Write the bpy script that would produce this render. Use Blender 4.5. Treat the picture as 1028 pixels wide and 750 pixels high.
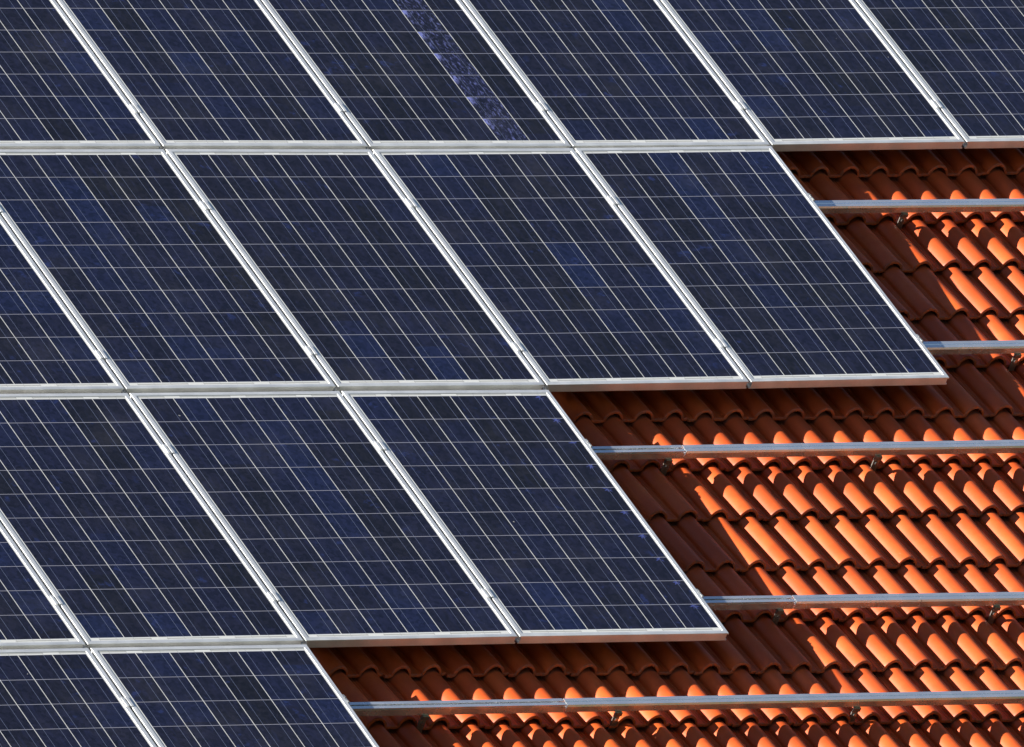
import bpy, bmesh, math, random
import numpy as np
from mathutils import Matrix, Vector

for o in list(bpy.data.objects):
    bpy.data.objects.remove(o)
S = bpy.context.scene
COL = S.collection
rnd = random.Random(7)

# ------------------------------------------------------------------ roof frame
# roof coordinates: u along the ridge (right), v down the slope, n into the roof
PITCH = math.radians(35.5)
H0 = 8.0
ROOF = Matrix.Translation((0, 0, H0)) @ Matrix.Rotation(PITCH, 4, 'X')
def rp(u, v, n=0.0):                     # roof coords -> local roof vector (X=u, Y=up-slope, Z=out)
    return Vector((u, -v, -n))

# ------------------------------------------------------------------ camera
FPX = math.exp(9.71382121)
RV = (-0.90274824, -0.52608765, -0.27632571)
TV = (-2.26772164, -0.92309664, math.exp(4.20504792))
th = math.sqrt(sum(a * a for a in RV))
RC = Matrix.Rotation(th, 3, Vector(RV).normalized())
TC = Vector(TV)
cpos = -(RC.transposed() @ TC)
def conv(d): return Vector((d[0], -d[1], -d[2]))
ax, ay, az = conv(RC[0]), conv(RC[1]), conv(RC[2])
L = Matrix(((ax.x, -ay.x, -az.x), (ax.y, -ay.y, -az.y), (ax.z, -ay.z, -az.z))).to_4x4()
cam_d = bpy.data.cameras.new('camera')
cam = bpy.data.objects.new('camera', cam_d); COL.objects.link(cam)
cam.matrix_world = ROOF @ Matrix.Translation(conv(cpos)) @ L
cam_d.sensor_width = 36.0
cam_d.lens = FPX / 1028.0 * 36.0
cam_d.clip_start = 1.0; cam_d.clip_end = 3000.0
S.camera = cam
def pix(u, v, n):                        # where a roof point falls in the photo's frame
    c = RC @ Vector((u, v, n)) + TC
    return 514 + FPX * c.x / c.z, 375 + FPX * c.y / c.z

# ------------------------------------------------------------------ sun, sky, exposure
KU, KV = 3.75, 1.47                      # run of the sunlight along u and v per unit of depth
sun_to = (ROOF.to_3x3() @ Vector((-KU, KV, 1.0))).normalized()
sun_el = math.asin(sun_to.z); sun_rot = math.atan2(sun_to.x, sun_to.y)
sd = bpy.data.lights.new('sun', 'SUN'); sd.energy = 4.6; sd.angle = math.radians(0.5)
sd.color = (1.0, 0.96, 0.88)
sun = bpy.data.objects.new('sun', sd); COL.objects.link(sun)
sun.rotation_euler = sun_to.to_track_quat('Z', 'Y').to_euler()
sun.location = (0, 0, 40)
W = bpy.data.worlds.new('World'); S.world = W; W.use_nodes = True
wn = W.node_tree
bg = wn.nodes['Background']
sky = wn.nodes.new('ShaderNodeTexSky'); sky.sky_type = 'NISHITA'; sky.sun_disc = False
sky.dust_density = 0.15; sky.air_density = 0.6; sky.ozone_density = 1.0; sky.sun_elevation = sun_el; sky.sun_rotation = sun_rot
wn.links.new(sky.outputs[0], bg.inputs[0]); bg.inputs[1].default_value = 0.05
S.view_settings.view_transform = 'Standard'; S.view_settings.look = 'None'
S.view_settings.gamma = 1; S.view_settings.use_curve_mapping = False
S.view_settings.exposure = 1.85

# ------------------------------------------------------------------ helpers
def tag(o, label, cat, group=None, kind=None):
    o['label'] = label; o['category'] = cat
    if group: o['group'] = group
    if kind: o['kind'] = kind
    return o
def link(name, me, mat=None, parent=None, M=None):
    o = bpy.data.objects.new(name, me); COL.objects.link(o)
    if mat: me.materials.append(mat)
    if parent: o.parent = parent
    if M is not None: o.matrix_world = M
    return o
def empty(name, M):
    o = bpy.data.objects.new(name, None); COL.objects.link(o)
    o.empty_display_size = 0.05; o.matrix_world = M
    return o
def dup(o, parent, M=None):
    c = o.copy(); COL.objects.link(c)
    if parent: c.parent = parent
    if M is not None: c.matrix_world = M
    return c
def finish(me, ang=35):
    for p in me.polygons: p.use_smooth = True
    me.set_sharp_from_angle(angle=math.radians(ang))
    return me
def mesh(name, V, F, ang=35):
    me = bpy.data.meshes.new(name); me.from_pydata([tuple(v) for v in V], [], F); me.update()
    bm = bmesh.new(); bm.from_mesh(me); bmesh.ops.recalc_face_normals(bm, faces=bm.faces); bm.to_mesh(me); bm.free()
    return finish(me, ang)
def box_into(V, F, x0, x1, y0, y1, z0, z1):
    b = len(V)
    V += [(x0,y0,z0),(x1,y0,z0),(x1,y1,z0),(x0,y1,z0),(x0,y0,z1),(x1,y0,z1),(x1,y1,z1),(x0,y1,z1)]
    F += [(b,b+3,b+2,b+1),(b+4,b+5,b+6,b+7),(b,b+1,b+5,b+4),(b+1,b+2,b+6,b+5),(b+2,b+3,b+7,b+6),(b+3,b,b+4,b+7)]
def bevel(me, w, seg=2, ang=35):
    bm = bmesh.new(); bm.from_mesh(me)
    ed = [e for e in bm.edges if len(e.link_faces) == 2 and e.calc_face_angle(0) > 0.6]
    bmesh.ops.bevel(bm, geom=ed, offset=w, segments=seg, profile=0.5, affect='EDGES')
    bm.to_mesh(me); bm.free()
    return finish(me, ang)
def extrude_x(poly, x0, x1):             # closed polygon of (y, z) swept along x with capped ends
    n = len(poly); V = [(x0, y, z) for y, z in poly] + [(x1, y, z) for y, z in poly]
    F = [(i, (i+1) % n, n + (i+1) % n, n + i) for i in range(n)]
    F += [tuple(range(n))[::-1], tuple(range(n, 2*n))]
    return V, F

# ------------------------------------------------------------------ node helper
class NT:
    def __init__(s, name):
        s.m = bpy.data.materials.new(name); s.m.use_nodes = True
        s.t = s.m.node_tree; s.b = s.t.nodes['Principled BSDF']
    def put(s, i, v):
        if v is None: return
        if hasattr(v, 'links') or isinstance(v, bpy.types.NodeSocket): s.t.links.new(v, i)
        else: i.default_value = v
    def n(s, typ, **kw):
        nd = s.t.nodes.new(typ)
        for k, v in kw.items(): setattr(nd, k, v)
        return nd
    def math(s, op, a, b=None, c=None, clamp=False):
        nd = s.n('ShaderNodeMath', operation=op, use_clamp=clamp)
        for i, v in enumerate((a, b, c)): s.put(nd.inputs[i], v)
        return nd.outputs[0]
    def mix(s, f, a, b, blend='MIX'):
        nd = s.n('ShaderNodeMix', data_type='RGBA', blend_type=blend)
        s.put(nd.inputs[0], f)
        s.put(nd.inputs[6], a if not isinstance(a, tuple) else (*a, 1)); s.put(nd.inputs[7], b if not isinstance(b, tuple) else (*b, 1))
        return nd.outputs[2]
    def rng(s, v, a, b, c=0.0, d=1.0, smooth=True):
        nd = s.n('ShaderNodeMapRange', interpolation_type='SMOOTHSTEP' if smooth else 'LINEAR')
        s.put(nd.inputs[0], v)
        for i, q in enumerate((a, b, c, d)): nd.inputs[i+1].default_value = q
        return nd.outputs[0]
    def noise(s, vec, scale, detail=3, rough=0.5, dim='3D', w=None):
        nd = s.n('ShaderNodeTexNoise', noise_dimensions=dim)
        s.put(nd.inputs['Vector'], vec); nd.inputs['Scale'].default_value = scale
        nd.inputs['Detail'].default_value = detail; nd.inputs['Roughness'].default_value = rough
        if w is not None: s.put(nd.inputs['W'], w)
        return nd.outputs['Fac']
    def comb(s, x, y, z=0.0):
        nd = s.n('ShaderNodeCombineXYZ')
        for i, v in enumerate((x, y, z)): s.put(nd.inputs[i], v)
        return nd.outputs[0]
    def sep(s, v):
        nd = s.n('ShaderNodeSeparateXYZ'); s.put(nd.inputs[0], v); return nd.outputs
    def attr(s, name):
        nd = s.n('ShaderNodeAttribute', attribute_type='OBJECT', attribute_name=name); return nd.outputs['Fac']
    def set(s, **kw):
        for k, v in kw.items(): s.put(s.b.inputs[k.replace('_', ' ')], (*v, 1) if isinstance(v, tuple) and len(v) == 3 else v)
    def bump(s, h, strength, dist):
        nd = s.n('ShaderNodeBump'); nd.inputs['Strength'].default_value = strength; nd.inputs['Distance'].default_value = dist
        s.put(nd.inputs['Height'], h); s.t.links.new(nd.outputs[0], s.b.inputs['Normal'])

def mat_alu(name, col, metallic, rough, streak=0.06):
    a = NT(name)
    g = a.n('ShaderNodeTexCoord').outputs['Object']
    n1 = a.noise(g, 9.0, 4); n2 = a.noise(g, 90.0, 2)
    f = a.math('ADD', a.math('MULTIPLY', n1, 0.7), a.math('MULTIPLY', n2, 0.3))
    lo = tuple(c * (1 - streak * 2.2) for c in col); hi = tuple(min(1, c * (1 + streak)) for c in col)
    a.set(Base_Color=a.mix(a.rng(f, 0.35, 0.65), lo, hi), Metallic=metallic, Roughness=a.rng(n1, 0.3, 0.7, rough - 0.05, rough + 0.07))
    return a.m
M_FRAME = mat_alu('anodised_aluminium', (0.82, 0.82, 0.805), 0.60, 0.34, 0.035)
M_RAIL = mat_alu('mill_aluminium', (0.93, 0.94, 0.95), 0.84, 0.24, 0.02)
M_CLAMP = mat_alu('clamp_aluminium', (0.42, 0.43, 0.42), 0.7, 0.40)
M_HOOK = mat_alu('hook_steel', (0.26, 0.235, 0.21), 0.75, 0.36, 0.12)
M_BOLT = mat_alu('bolt_steel', (0.4, 0.4, 0.4), 0.9, 0.3)

# solar laminate ------------------------------------------------------------
CW, CH, CX0, CY0 = 0.1553, 0.1555, 0.0297, 0.0365
PW, PL = 0.988, 1.631
def mat_laminate():
    a = NT('solar_laminate')
    uv = a.sep(a.n('ShaderNodeUVMap', uv_map='metres').outputs[0])
    U, V = uv[0], uv[1]
    seed = a.attr('seed')
    cu = a.math('DIVIDE', a.math('SUBTRACT', U, CX0), CW); cv = a.math('DIVIDE', a.math('SUBTRACT', V, CY0), CH)
    iu, iv = a.math('FLOOR', cu), a.math('FLOOR', cv)
    fu, fv = a.math('SUBTRACT', cu, iu), a.math('SUBTRACT', cv, iv)
    inside = a.math('MULTIPLY', a.math('LESS_THAN', a.math('ABSOLUTE', a.math('SUBTRACT', cu, 3.0)), 3.0),
                    a.math('LESS_THAN', a.math('ABSOLUTE', a.math('SUBTRACT', cv, 5.0)), 5.0))
    cu_ok = a.math('LESS_THAN', a.math('ABSOLUTE', a.math('SUBTRACT', fu, 0.5)), 0.5 - 0.0115)
    cv_ok = a.math('LESS_THAN', a.math('ABSOLUTE', a.math('SUBTRACT', fv, 0.5)), 0.5 - 0.0100)
    cell = a.math('MULTIPLY', inside, a.math('MULTIPLY', cu_ok, cv_ok))
    bb = a.math('LESS_THAN', a.math('ABSOLUTE', a.math('SUBTRACT', a.math('ABSOLUTE', a.math('SUBTRACT', fu, 0.5)), 0.245)), 0.0068)
    # colour of each cell
    wn_ = a.n('ShaderNodeTexWhiteNoise', noise_dimensions='3D'); a.put(wn_.inputs['Vector'], a.comb(iu, iv, seed))
    r1 = wn_.outputs['Value']; rc = a.sep(wn_.outputs['Color'])
    ramp = a.n('ShaderNodeValToRGB'); e = ramp.color_ramp.elements
    e[0].position = 0.08; e[0].color = (0.0085, 0.0080, 0.0105, 1)
    e[1].position = 0.95; e[1].color = (0.0092, 0.0125, 0.0365, 1)
    for pos, c in ((0.26, (0.0090, 0.0086, 0.0145)), (0.55, (0.0094, 0.0093, 0.0188)), (0.78, (0.0092, 0.0103, 0.0255))):
        k = e.new(pos); k.color = (*c, 1)
    wc = a.n('ShaderNodeTexWhiteNoise', noise_dimensions='3D'); a.put(wc.inputs['Vector'], a.comb(iu, a.math('FLOOR', a.math('MULTIPLY', a.math('ADD', cv, a.math('MULTIPLY', iu, 1.7)), 0.22)), seed))
    r1 = a.math('ADD', a.math('MULTIPLY', r1, 0.38), a.math('MULTIPLY', wc.outputs['Value'], 0.62))
    a.put(ramp.inputs[0], r1)
    base = ramp.outputs[0]
    # crystal grain of polycrystalline silicon, different from cell to cell
    gv = a.comb(a.math('ADD', U, a.math('MULTIPLY', rc[0], 7.0)), a.math('ADD', V, a.math('MULTIPLY', rc[1], 7.0)), seed)
    vo = a.n('ShaderNodeTexVoronoi', feature='F1'); a.put(vo.inputs['Vector'], gv); vo.inputs['Scale'].default_value = 62.0
    grain = a.sep(vo.outputs['Color'])[0]
    base = a.mix(1.0, base, a.mix(a.rng(grain, 0, 1, 0, 1, False), (0.66, 0.68, 0.70), (1.32, 1.32, 1.40)), 'MULTIPLY')
    sv = a.comb(a.math('MULTIPLY', a.math('ADD', U, a.math('MULTIPLY', rc[0], 7.0)), 1.0), a.math('MULTIPLY', V, 0.22), seed)
    base = a.mix(a.rng(a.noise(sv, 42.0, 4, 0.65), 0.48, 0.75, 0.0, 0.40), base, (0.017, 0.020, 0.058))
    # bluish frost patches on a few cells
    pn = a.noise(gv, 15.0, 4, 0.65)
    pf = a.math('MULTIPLY', a.rng(pn, 0.58, 0.72), a.rng(rc[2], 0.55, 0.8))
    base = a.mix(a.math('MULTIPLY', pf, 0.55), base, (0.021, 0.032, 0.115))
    # one string of cells, the glint of its crystals painted into their colour
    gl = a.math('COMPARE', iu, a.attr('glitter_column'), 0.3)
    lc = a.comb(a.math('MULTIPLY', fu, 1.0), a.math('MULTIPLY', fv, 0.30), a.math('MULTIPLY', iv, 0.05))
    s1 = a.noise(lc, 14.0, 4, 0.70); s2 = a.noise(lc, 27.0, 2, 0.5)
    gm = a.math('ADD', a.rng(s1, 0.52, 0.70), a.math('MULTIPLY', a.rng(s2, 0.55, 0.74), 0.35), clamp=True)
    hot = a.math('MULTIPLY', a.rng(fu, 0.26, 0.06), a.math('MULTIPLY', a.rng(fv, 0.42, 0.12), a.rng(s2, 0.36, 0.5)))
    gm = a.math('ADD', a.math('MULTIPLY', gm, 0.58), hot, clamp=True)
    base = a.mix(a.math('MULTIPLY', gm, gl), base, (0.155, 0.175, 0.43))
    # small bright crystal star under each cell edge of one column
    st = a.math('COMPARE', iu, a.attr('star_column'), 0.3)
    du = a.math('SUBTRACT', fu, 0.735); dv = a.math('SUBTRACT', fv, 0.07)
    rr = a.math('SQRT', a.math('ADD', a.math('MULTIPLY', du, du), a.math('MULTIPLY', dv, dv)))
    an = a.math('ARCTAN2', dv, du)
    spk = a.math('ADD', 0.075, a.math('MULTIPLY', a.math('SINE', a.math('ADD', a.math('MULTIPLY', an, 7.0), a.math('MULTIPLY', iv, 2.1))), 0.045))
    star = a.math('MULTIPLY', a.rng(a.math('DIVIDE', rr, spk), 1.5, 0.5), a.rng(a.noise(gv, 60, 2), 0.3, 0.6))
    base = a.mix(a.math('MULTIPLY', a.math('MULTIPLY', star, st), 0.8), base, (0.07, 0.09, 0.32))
    # bus bars, white back sheet between the cells, ribbons in the end margins
    col = a.mix(bb, base, (0.085, 0.100, 0.160))
    sheet_u = a.math('MULTIPLY', inside, a.math('SUBTRACT', 1.0, cu_ok))
    back = a.mix(inside, (0.56, 0.56, 0.54), a.mix(sheet_u, (0.24, 0.24, 0.285), (0.56, 0.555, 0.53)))
    back = a.mix(a.math('MULTIPLY', inside, a.rng(a.noise(a.comb(U, V, seed), 23.0, 3, 0.6), 0.35, 0.68, 0.0, 0.22)), back, (0.10, 0.10, 0.12))
    topm = a.math('LESS_THAN', cv, 0.0)
    pu = a.math('MULTIPLY', a.math('ADD', cu, a.math('MULTIPLY', topm, 1.0)), 0.5)
    pfu = a.math('SUBTRACT', pu, a.math('FLOOR', pu))
    span = a.math('LESS_THAN', a.math('ABSOLUTE', a.math('SUBTRACT', pfu, 0.5)), 0.385)
    dist = a.math('MINIMUM', a.math('ABSOLUTE', a.math('ADD', cv, 0.062)), a.math('ABSOLUTE', a.math('SUBTRACT', cv, 10.062)))
    rib = a.math('MULTIPLY', span, a.math('LESS_THAN', dist, 0.018))
    back = a.mix(rib, back, (0.30, 0.30, 0.285))
    tabs = a.math('MULTIPLY', a.math('MULTIPLY', bb, a.math('SUBTRACT', 1.0, inside)), a.math('LESS_THAN', dist, 0.055))
    back = a.mix(tabs, back, (0.31, 0.31, 0.30))
    col = a.mix(cell, back, col)
    # dust film and bird specks
    pos = a.comb(a.math('ADD', U, a.math('MULTIPLY', seed, 3.7)), V, seed)
    film = a.noise(pos, 4.0, 5, 0.6)
    col = a.mix(a.rng(film, 0.45, 0.85, 0.0, 0.035), col, (0.30, 0.28, 0.26))
    v2 = a.n('ShaderNodeTexVoronoi', feature='F1'); a.put(v2.inputs['Vector'], pos); v2.inputs['Scale'].default_value = 7.0
    on = a.math('LESS_THAN', a.sep(v2.outputs['Color'])[1], 0.16)
    sz = a.math('MULTIPLY', a.sep(v2.outputs['Color'])[2], 0.032)
    wob = a.math('ADD', v2.outputs['Distance'], a.math('MULTIPLY', a.math('SUBTRACT', a.noise(pos, 160, 2), 0.5), 0.04))
    sp = a.math('MULTIPLY', on, a.math('LESS_THAN', wob, sz))
    col = a.mix(a.math('MULTIPLY', sp, 0.6), col, (0.42, 0.41, 0.38))
    a.set(Base_Color=col, Roughness=a.rng(film, 0.3, 0.8, 0.13, 0.24), IOR=1.45)
    return a.m
M_LAM = mat_laminate()

# terracotta-coloured tile ---------------------------------------------------
def mat_tile():
    a = NT('clay_tile')
    oc = a.n('ShaderNodeTexCoord').outputs['Object']
    seed = a.attr('seed')
    g = a.n('ShaderNodeVectorMath', operation='ADD'); a.put(g.inputs[0], oc)
    a.put(g.inputs[1], a.comb(a.math('MULTIPLY', seed, 13.0), a.math('MULTIPLY', seed, 5.0), a.math('MULTIPLY', seed, 9.0)))
    g = g.outputs[0]
    n1 = a.noise(g, 7.0, 4, 0.6); n2 = a.noise(g, 60.0, 3, 0.6); n3 = a.noise(g, 400.0, 2, 0.5)
    fr = a.math('FRACT', a.math('MULTIPLY', seed, 17.31))
    c = a.mix(a.rng(n1, 0.3, 0.7), (0.400, 0.058, 0.0098), (0.470, 0.087, 0.0165))
    c = a.mix(a.math('MULTIPLY', fr, 0.75), c, (0.325, 0.048, 0.0095))
    c = a.mix(a.rng(n2, 0.56, 0.78, 0, 0.30), c, (0.29, 0.036, 0.010))
    c = a.mix(a.rng(n3, 0.62, 0.75, 0, 0.16), c, (0.58, 0.24, 0.12))
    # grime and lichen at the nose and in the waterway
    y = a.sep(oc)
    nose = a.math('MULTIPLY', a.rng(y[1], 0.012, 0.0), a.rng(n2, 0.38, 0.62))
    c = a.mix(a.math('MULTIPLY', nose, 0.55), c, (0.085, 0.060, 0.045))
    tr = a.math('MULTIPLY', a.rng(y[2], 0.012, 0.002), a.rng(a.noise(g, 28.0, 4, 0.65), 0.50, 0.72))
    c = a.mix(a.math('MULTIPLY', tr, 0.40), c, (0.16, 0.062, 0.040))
    lap = a.math('MULTIPLY', a.rng(y[1], 0.322, 0.338), a.rng(n2, 0.25, 0.6, 0.55, 1.0))  # shade in the gap under the overlap, painted as a darker tile head
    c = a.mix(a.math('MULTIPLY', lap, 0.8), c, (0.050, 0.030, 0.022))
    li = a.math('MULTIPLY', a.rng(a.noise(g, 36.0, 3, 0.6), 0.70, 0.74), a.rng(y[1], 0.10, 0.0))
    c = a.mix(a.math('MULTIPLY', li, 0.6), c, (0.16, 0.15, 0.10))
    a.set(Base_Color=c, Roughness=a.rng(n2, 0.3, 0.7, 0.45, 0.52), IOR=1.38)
    a.bump(a.math('ADD', a.math('MULTIPLY', n3, 0.5), n2), 0.18, 0.0012)
    return a.m
M_TILE = mat_tile()
def mat_plain(name, c0, c1, scale, rough=0.9):
    a = NT(name); g = a.n('ShaderNodeTexCoord').outputs['Object']
    a.set(Base_Color=a.mix(a.rng(a.noise(g, scale, 5, 0.6), 0.3, 0.7), c0, c1), Roughness=rough); return a.m
M_DECK = mat_plain('roof_underlay', (0.035, 0.022, 0.018), (0.055, 0.032, 0.024), 6.0)
M_GROUND = mat_plain('ground_grass', (0.030, 0.042, 0.016), (0.060, 0.070, 0.028), 0.05)

# ------------------------------------------------------------------ setting
# one sheet of land: flat, with an added unseen southern hillside that blocks horizon light
GV, GF = [], []
NR, NA = 26, 72
rad = [0.0] + [14.0 * (1.205 ** k) for k in range(NR)]
GV.append((0, 0, 0))
for r_ in rad[1:]:
    for a_ in range(NA):
        t_ = 2 * math.pi * a_ / NA
        x_, y_ = r_ * math.cos(t_), r_ * math.sin(t_)
        south = max(0.0, -math.sin(t_) + 0.12) ** 0.8
        rise = min(1.0, max(0.0, (r_ - 95.0) / 150.0)); rise = rise * rise * (3 - 2 * rise)
        z_ = 105.0 * south * rise * (1 + 0.12 * math.sin(5 * t_ + 1) + 0.06 * math.sin(17 * t_))
        GV.append((x_, y_, z_))
for a_ in range(NA): GF.append((0, 1 + a_, 1 + (a_ + 1) % NA))
for k in range(NR - 1):
    for a_ in range(NA):
        b_ = 1 + k * NA; c_ = b_ + NA; d_ = (a_ + 1) % NA
        GF.append((b_ + a_, c_ + a_, c_ + d_, b_ + d_))
g = link('ground', mesh('ground', GV, GF, 180), M_GROUND); g['kind'] = 'structure'; g['label'] = 'grassy land with an added unseen slope blocking horizon light'
V, F = [], []; box_into(V, F, -4.5, 9.0, -6.0, 3.2, -0.32, -0.225)
dk = link('roof_deck', mesh('roof_deck', V, F), M_DECK, None, ROOF); dk['kind'] = 'structure'; dk['label'] = 'dark underlay boarding beneath the tiles and panels'

# ------------------------------------------------------------------ panel layout
Q = 1.655
ROWS = {0: range(0, 6), 1: range(-1, 4), 2: range(-2, 2), 3: range(-2, 0)}   # row r spans v from (r-1)Q to rQ
RIGHT = {0: 9.0, 1: 3.988, 2: 1.988, 3: -0.012}
def under_panels(u, v, m=0.0):
    r = math.floor(v / Q) + 1
    return r in RIGHT and u < RIGHT[r] - m and v < r * Q - m

# ------------------------------------------------------------------ roof tiles
TP, TG = 0.14532, 0.3416                 # pitch of the rolls, gauge of the courses
LAT = ((0.08706, 0.14771, 0.00147, 0.0000715, -0.0003653, -0.0002927), (0.35362, 0.00059, 0.33663, -0.0000604, 0.0002682, 0.000373))
def lattice(i, j):                       # nose of roll i in course j; the courses wander a little, as laid
    a, b = i - 18, j - 6
    return Vector([c[0] + c[1]*i + c[2]*j + c[3]*a*a + c[4]*a*b + c[5]*b*b for c in LAT])
TN = 0.147                               # depth of the waterway at the nose of a tile
STEP = 0.030
ROT = math.atan2(0.0023, 0.1453); TILT = math.asin(STEP / TG)
FOOT = -0.004                            # left foot of the roll, measured from the lattice point
RW, RH, TH = 0.095, 0.043, 0.012
def prof_z(s):                           # s: distance from the roll's left foot
    x = (s - RW / 2) / (RW / 2)
    if abs(x) >= 1: return 0.0
    return RH * (1 - abs(x) ** 2.0) ** 0.60
def tile_mesh():
    XS = []
    left = -0.0285
    for k in range(2):
        b = k * TP
        tro = [-0.026, -0.0165, -0.0145, -0.0125, -0.0085, -0.004, -0.0015] if k else [left + 0.0, -0.0165, -0.0145, -0.0125, -0.0085, -0.004, -0.0015]
        for s in tro: XS.append((b + s, (-0.0022 if abs(s + 0.0145) < 1e-6 else 0.0)))
        for i in range(0, 29):
            t = math.pi * i / 28; x = -math.cos(t)
            XS.append((b + RW / 2 + x * RW / 2, None))
        XS.append((b + RW + 0.002, 0.0)); XS.append((b + RW + 0.010, 0.0))
    XS.append((2 * TP + left - 0.0018, 0.0))
    pts = []
    for x, z in XS:
        if z is None:
            s = x if x < TP - 0.03 else x - TP
            z = prof_z(s)
            # soft fillet where roll meets waterway
            e = min(s, RW - s)
            z += 0.0022 * math.exp(-(e / 0.004) ** 2) if e > 0.0005 else 0.0
        pts.append((x, z))
    # raised lap edge of the right side
    pts[-1] = (pts[-1][0], 0.0024)
    n = len(pts)
    nor = []
    for i in range(n):
        a = pts[max(0, i-1)]; b = pts[min(n-1, i+1)]
        dx, dz = b[0]-a[0], b[1]-a[1]; l = math.hypot(dx, dz); nor.append((-dz/l, dx/l))
    rows = [(0.0, -0.0045), (0.0009, -0.0021), (0.0024, -0.0006), (0.0050, -0.0001), (0.012, 0.0), (0.06, 0.0), (0.14, 0.0), (0.23, 0.0), (0.33, 0.0), (0.410, 0.0)]
    Vt = []
    for y, d in rows:
        for i in range(n): Vt.append((pts[i][0] + nor[i][0]*d, y, pts[i][1] + nor[i][1]*d))
    nb = len(rows)
    for y in (0.0, 0.14, 0.410):
        for i in range(n): Vt.append((min(max(pts[i][0] - nor[i][0]*TH, pts[0][0]), pts[-1][0]), y, pts[i][1] - nor[i][1]*TH))
    F = []
    idx = lambda r, i: r * n + i
    for r in range(nb-1):
        for i in range(n-1): F.append((idx(r,i), idx(r,i+1), idx(r+1,i+1), idx(r+1,i)))
    for r in range(nb, nb+2):
        for i in range(n-1): F.append((idx(r,i), idx(r+1,i), idx(r+1,i+1), idx(r,i+1)))
    for i in range(n-1):
        F.append((idx(0,i), idx(nb,i), idx(nb,i+1), idx(0,i+1)))
        F.append((idx(nb-1,i), idx(nb-1,i+1), idx(nb+2,i+1), idx(nb+2,i)))
    for i in (0, n-1):
        ring = [idx(r, i) for r in range(nb)] + [idx(nb+2, i), idx(nb+1, i), idx(nb, i)]
        F.append(tuple(ring))
    return mesh('roof_tile', Vt, F, 50)
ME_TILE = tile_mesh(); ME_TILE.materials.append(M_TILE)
def tile_base(k, j):
    i = 2 * k
    p = lattice(i, j); d = lattice(i + 0.5, j + 0.5) - lattice(i + 0.5, j - 0.5)
    w = (lattice(i + 2, j) - p).x
    return p, Matrix.Rotation(math.atan2(d.x, d.y), 4, 'Z') @ Matrix.Rotation(-TILT, 4, 'X'), w / (2 * TP)
def tile_point(k, j, s, y):              # roof coords of a point on tile (k, j)
    p, B, sx = tile_base(k, j)
    q = Matrix.Translation(rp(p.x, p.y, TN)) @ B @ Vector((s + FOOT, y, 0.02))
    return q.x, -q.y, -q.z
def tile_state(k, j):                    # how much of a tile the photo shows, and how much of that lies in the sun
    vis = lit = tot = 0
    for s in (0.0, 0.045, 0.09, 0.145, 0.19, 0.235):
        for y in (0.02, 0.10, 0.18, 0.26, 0.33):
            u, v, n = tile_point(k, j, s, y); x, yy = pix(u, v, n)
            tot += 1
            if not (-14 < x < 1095 and -14 < yy < 800): continue
            c = cpos; t = (0 - c.z) / (n - c.z)
            uu, vv = c.x + (u - c.x) * t, c.y + (v - c.y) * t
            if under_panels(uu, vv): continue
            vis += 1
            if not under_panels(u - KU * n, v - KV * n): lit += 1
    return vis / tot, lit / max(1, vis)
ORD = ['first', 'second', 'third', 'fourth', 'fifth', 'sixth', 'seventh', 'eighth', 'ninth', 'tenth', 'eleventh', 'twelfth', 'thirteenth', 'fourteenth', 'fifteenth', 'sixteenth', 'seventeenth', 'eighteenth']
COURSE = {-1: 'course close under the top panel row', 0: 'course above topmost bare rail', 1: 'first course below topmost bare rail',
          2: 'second course below topmost bare rail', 3: 'course above second bare rail', 4: 'first course below second bare rail',
          5: 'course above third bare rail', 6: 'first course below third bare rail', 7: 'second course below third bare rail',
          8: 'course above fourth bare rail', 9: 'first course below fourth bare rail', 10: 'course above lowest bare rail',
          11: 'first course below lowest bare rail', 12: 'bottom course of the picture', 13: 'very bottom edge of the picture'}
TILES = []
for j in range(-2, 14):
    row = [(k, tile_state(k, j)) for k in range(-8, 26)]
    row = [(k, s) for k, s in row if s[0] > 0]
    for q, (k, (vis, lit)) in enumerate(row):
        p, B, sx = tile_base(k, j)
        jit = Matrix.Rotation(math.radians(rnd.uniform(-0.5, 0.5)), 4, 'Z') @ Matrix.Rotation(math.radians(rnd.uniform(-0.25, 0.25)), 4, 'Y')
        M = ROOF @ Matrix.Translation(rp(p.x, p.y + rnd.uniform(-0.002, 0.002), TN + rnd.uniform(-0.0012, 0.0012))) @ B @ Matrix.Translation((FOOT, 0, 0)) @ jit @ Matrix.Diagonal((sx, 1, 1, 1))
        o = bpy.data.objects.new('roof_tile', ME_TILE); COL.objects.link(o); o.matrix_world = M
        look = 'sunlit' if lit > 0.7 else ('partly shaded' if lit > 0.12 else 'shaded')
        tag(o, '%s roof tile, %s from left in %s' % (look, ORD[q], COURSE.get(j, 'top course')), 'roof tile', 'orange roof tiles', 'thing')
        o['seed'] = rnd.random()
        TILES.append((k, j, vis))

# ------------------------------------------------------------------ mounting rails
def rail_poly(slot):
    t = 0.0; hw = 0.021; d = 0.038
    if slot == 'open':
        a = 0.0048
        return [(-hw, -d), (-hw, -0.0085), (-hw+0.006, -0.0085), (-hw+0.006, -0.0045), (-hw, -0.0045), (-hw, t), (-a, t), (-a, -0.004), (-0.011, -0.004), (-0.011, -0.026), (0.011, -0.026), (0.011, -0.004), (a, -0.004), (a, t), (hw, t), (hw, -d)]
    a = 0.0030
    return [(-hw+0.001, -d), (-hw+0.001, -0.0095), (-hw-0.003, -0.0085), (-hw, t), (-a, t), (0, -0.0024), (a, t), (hw, t), (hw, -d)]
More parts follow.
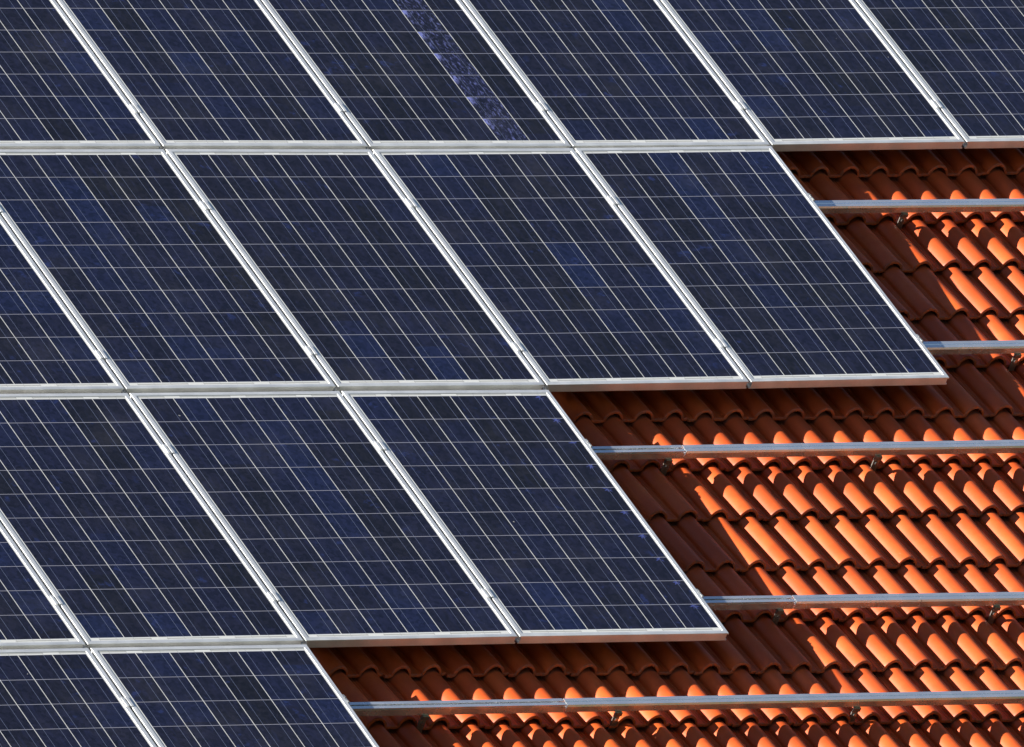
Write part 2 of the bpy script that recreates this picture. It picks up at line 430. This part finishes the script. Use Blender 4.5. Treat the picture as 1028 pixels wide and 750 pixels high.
# name, (u, v) of two points of its centre line, then pieces (u0, u1, slot kind, label)
RAILS = [
 (((4.1, 0.3735), (5.105, 0.368)), [(0.9, 6.9, 'closed', 'topmost bare aluminium rail, between the top and second panel rows')]),
 (((4.053, 1.367), (5.5, 1.3605)), [(0.9, 6.9, 'closed', 'second bare aluminium rail from the top, ending at the right picture edge')]),
 (((2.352, 2.050), (4.163, 2.048)), [(-0.6, 2.4660, 'open', 'short slotted grey piece of the third rail beside the panel edge'),
                                    (2.4725, 3.0540, 'closed', 'middle bluish piece of the third rail between two joints'),
                                    (3.0560, 5.6, 'closed', 'long bluish right piece of the third rail')]),
 (((2.388, 3.058), (3.590, 3.0685)), [(-0.6, 2.4560, 'open', 'short slotted grey piece of the fourth rail beside the panel corner'),
                                     (2.4625, 3.0670, 'closed', 'middle bluish piece of the fourth rail between two joints'),
                                     (3.0690, 4.6, 'closed', 'long bluish right piece of the fourth rail')]),
 (((0.957, 3.690), (2.42, 3.7035)), [(-2.6, 1.0230, 'open', 'slotted grey left piece of the lowest rail beside the panel edge'),
                                    (1.0295, 4.3, 'closed', 'long bluish right piece of the lowest rail')]),
]
def rail_v(r, u):
    (u0, v0), (u1, v1) = RAILS[r][0]
    return v0 + (v1 - v0) * (u - u0) / (u1 - u0)
FT = 0.037                               # height of a panel frame
for r, (line, pieces) in enumerate(RAILS):
    (u0, v0), (u1, v1) = line
    ang = math.atan2(-(v1 - v0), u1 - u0)
    for a, b, kind, lab in pieces:
        mid = (a + b) / 2
        V, F = extrude_x(rail_poly(kind), a - mid, b - mid)
        me = mesh('mounting_rail', V, F, 30)
        o = link('mounting_rail', me, M_RAIL, None, ROOF @ Matrix.Translation(rp(mid, rail_v(r, mid), FT + 0.0006)) @ Matrix.Rotation(ang, 4, 'Z'))
        tag(o, lab, 'rail', 'bare mounting rails')

# ------------------------------------------------------------------ roof hooks
def hook_meshes():
    w = 0.015
    V, F = [], []
    # strap: up from under the tile, bent to an upright, then a top arm under the rail; drawn in (y up-slope, z out)
    poly = [(0.19, -0.004), (0.000, -0.004), (-0.008, 0.002), (-0.008, 0.094), (0.030, 0.094), (0.030, 0.088), (-0.002, 0.088), (-0.002, 0.006), (0.004, 0.002), (0.19, 0.002)]
    V, F = extrude_x(poly, -w, w)
    strap = bevel(mesh('strap', V, F), 0.0012, 2)
    V, F = [], []; box_into(V, F, -w+0.001, w-0.001, -0.019, -0.0085, 0.076, 0.0935)
    pl = bevel(mesh('clamp_plate', V, F), 0.001, 1)
    bm = bmesh.new()
    bmesh.ops.create_cone(bm, cap_ends=True, segments=6, radius1=0.0075, radius2=0.0075, depth=0.006,
                          matrix=Matrix.Translation((0, -0.0115, 0.056)) @ Matrix.Rotation(math.pi/2, 4, 'X'))
    bt = bpy.data.meshes.new('bolt'); bm.to_mesh(bt); bm.free()
    return strap, pl, finish(bt)
HS, HP, HB = hook_meshes()
hook0 = None
HOOKS = [(0, 4.489, 'steel roof hook under the topmost bare rail'), (1, 4.509, 'steel roof hook under the second rail at the right picture edge'),
         (2, 2.402, 'steel roof hook under the slotted left piece of the third rail'), (2, 3.433, 'steel roof hook under the long right piece of the third rail'),
         (3, 2.399, 'steel roof hook under the slotted left piece of the fourth rail'), (3, 3.452, 'steel roof hook under the long right piece of the fourth rail'),
         (4, 0.379, 'steel roof hook under the slotted left piece of the lowest rail'), (4, 1.284, 'steel roof hook under the lowest rail just right of its joint'),
         (4, 2.418, 'rightmost steel roof hook under the lowest rail')]
for r, u, lab in HOOKS:
    v = rail_v(r, u)
    M = ROOF @ Matrix.Translation(rp(u, v + 0.012, FT + 0.0386 + 0.094)) @ Matrix.Rotation(-ROT, 4, 'Z')
    h = empty('roof_hook', M)
    tag(h, lab, 'roof hook', 'roof hooks under the rails')
    if hook0 is None:
        hook0 = [link('strap', HS, M_HOOK, h), link('clamp_plate', HP, M_HOOK, h), link('bolt', HB, M_BOLT, h)]
    else:
        for c in hook0: dup(c, h)

# ------------------------------------------------------------------ solar panels
def frame_mesh():
    prof = [(0.0, -FT), (0.0, -0.031), (0.0, -0.0302), (0.0, -0.0062), (0.0, -0.0055), (0.0, -0.0015), (0.0006, -0.0006), (0.0120, 0.0003), (0.0138, 0.0003), (0.0198, -0.0003), (0.0203, -0.0012), (0.0203, -0.0045), (0.0190, -0.0045), (0.0190, -0.009), (0.009, -0.009), (0.009, -FT+0.002), (0.030, -FT+0.002), (0.030, -FT)]
    n = len(prof)
    V = []
    for cx, cy, sx, sy in ((0, 0, 1, -1), (PW, 0, -1, -1), (PW, -PL, -1, 1), (0, -PL, 1, 1)):
        for q, (w, z) in enumerate(prof): V.append((cx + sx*(w + (0.007 if q in (2, 3) else 0.0)), cy + sy*w, z))
    F = []
    for c in range(4):
        d = (c + 1) % 4
        for i in range(n):
            k = (i + 1) % n
            F.append((c*n+i, d*n+i, d*n+k, c*n+k))
    return mesh('frame', V, F, 22)
def laminate_mesh():
    i = 0.0192; z1, z0 = -0.0020, -0.0088
    V, F = [], []; box_into(V, F, i, PW - i, -PL + i, -i, z0, z1)
    me = mesh('laminate', V, F)
    uv = me.uv_layers.new(name='metres')
    for lp in me.loops:
        c = me.vertices[lp.vertex_index].co; uv.data[lp.index].uv = (c.x, -c.y)
    return me
ME_F, ME_L = frame_mesh(), laminate_mesh()
RNAME = {0: 'top', 1: 'second', 2: 'third', 3: 'bottom'}
PNOTE = {(0, 0): 'cut by the picture edge', (0, 2): 'one glittering cell column', (0, 4): 'lower edge over tiles',
         (0, 5): 'cut by the picture edge', (1, -1): 'cut by the picture edge', (1, 3): 'at the right end',
         (1, 2): 'lower edge over tiles', (2, -2): 'cut by the picture edge', (2, 0): 'lower edge over tiles', (2, 1): 'with blue stars down one side',
         (3, -2): 'cut by the corner', (3, -1): 'at the right end'}
BOW = {0: {0: -0.002, 1: -0.0007, 2: 0.006, 3: 0.0085, 4: 0.004, 5: -0.012, 6: -0.026}, 1: {-1: -0.008, 0: -0.006, 1: -0.003, 2: 0.004, 3: -0.002, 4: -0.014},
       2: {-2: -0.014, -1: -0.0095, 0: 0.0, 1: 0.0045, 2: 0.016}}     # how far the installed rows stray from a straight line
def stray(r, c):
    lo, up = BOW.get(r), BOW.get(r - 1)
    if lo is None: return up.get(c, 0.0)
    if up is None: return lo.get(c, 0.0)
    return lo.get(c, 0.0) * 0.8 + up.get(c, lo.get(c, 0.0)) * 0.2
def skewed(me, a, b):
    m2 = me.copy()
    for v in m2.vertices: v.co.y -= a + (b - a) * v.co.x / PW
    return m2
for r, cols in ROWS.items():
    for q, c in enumerate(cols):
        jz = rnd.uniform(-0.0006, 0.0006)
        M = ROOF @ Matrix.Translation(rp(c, (r - 1) * Q + 0.024, 0.0) + Vector((0, 0, jz)))
        e = empty('solar_panel', M)
        note = PNOTE.get((r, c))
        tag(e, '%s solar panel from the left in the %s row%s' % (ORD[q], RNAME[r], ', ' + note if note else ''), 'solar panel', 'framed solar panels in rows')
        a, b = stray(r, c), stray(r, c + 1)
        fr = link('frame', skewed(ME_F, a, b), M_FRAME, e); lam = link('laminate', skewed(ME_L, a, b), M_LAM, e)
        lam['seed'] = float(rnd.uniform(0, 50)); lam['glitter_column'] = 4.0 if (r, c) == (0, 2) else -5.0
        lam['star_column'] = 5.0 if (r, c) == (2, 1) else -5.0

# ------------------------------------------------------------------ panel clamps
def clamp_meshes(end):
    V, F = [], []
    if end:
        box_into(V, F, 0.0008, 0.0085, -0.028, 0.024, -FT, -0.0006); box_into(V, F, 0.0008, 0.0085, -0.028, -0.012, -0.0004, 0.0010)
    else:
        for sg in (-1, 1):
            a, b = sorted((sg * 0.0036, sg * 0.0165)); box_into(V, F, a, b, -0.030, 0.026, 0.0012, 0.0027)
            a, b = sorted((sg * 0.0036, sg * 0.0046)); box_into(V, F, a, b, -0.030, 0.026, -0.026, 0.0010)
        box_into(V, F, -0.0034, 0.0034, -0.030, 0.026, -0.026, -0.024)
    body = bevel(mesh('clamp_body', V, F), 0.0004, 1)
    bm = bmesh.new()
    bmesh.ops.create_cone(bm, cap_ends=True, segments=12, radius1=0.0032, radius2=0.0030, depth=0.004, matrix=Matrix.Translation((0.0047 if end else 0, 0.006, 0.0012 if end else -0.021)))
    s = bpy.data.meshes.new('screw'); bm.to_mesh(s); bm.free()
    return body, finish(s)
CB = {e: clamp_meshes(e) for e in (False, True)}
for e in CB:
    CB[e][0].materials.append(M_CLAMP if e else M_FRAME); CB[e][1].materials.append(M_BOLT)
def clamp(u, v, end, lab):
    x, y = pix(u, v, 0)
    if not (-4 < x < 1032 and -4 < y < 754): return
    M = ROOF @ Matrix.Translation(rp(u, v, 0))
    c = empty('end_clamp' if end else 'panel_clamp', M)
    tag(c, lab, 'clamp', 'clamps holding the panels')
    link('clamp_body', CB[end][0], None, c); link('screw', CB[end][1], None, c)
MID = {0: [(-0.262, -0.006, 'lower')], 1: [(0.412, -0.010, 'upper'), (1.408, -0.010, 'lower')], 2: [(2.050, 0.0, 'upper'), (3.028, 0.006, 'lower')], 3: [(3.678, 0.004, 'upper')]}
for r, lst in MID.items():
    cl = list(ROWS[r])
    for v0, sl, which in lst:
        for q, c in enumerate(cl[1:], 1):
            clamp(c - 0.006, v0 + sl * (c - 1), False, 'small %s clamp in the gap between %s and %s panels of the %s row' % (which, ORD[q-1], ORD[q], RNAME[r]))
for r, k, which in ((0, 1, 'topmost bare rail'), (1, 1, 'second bare rail'), (2, 2, 'third bare rail'), (3, 2, 'fourth bare rail'), (4, 3, 'lowest bare rail')):
    u = RIGHT[k]
    clamp(u, rail_v(r, u), True, 'small end clamp on the panel edge where the %s begins' % which)
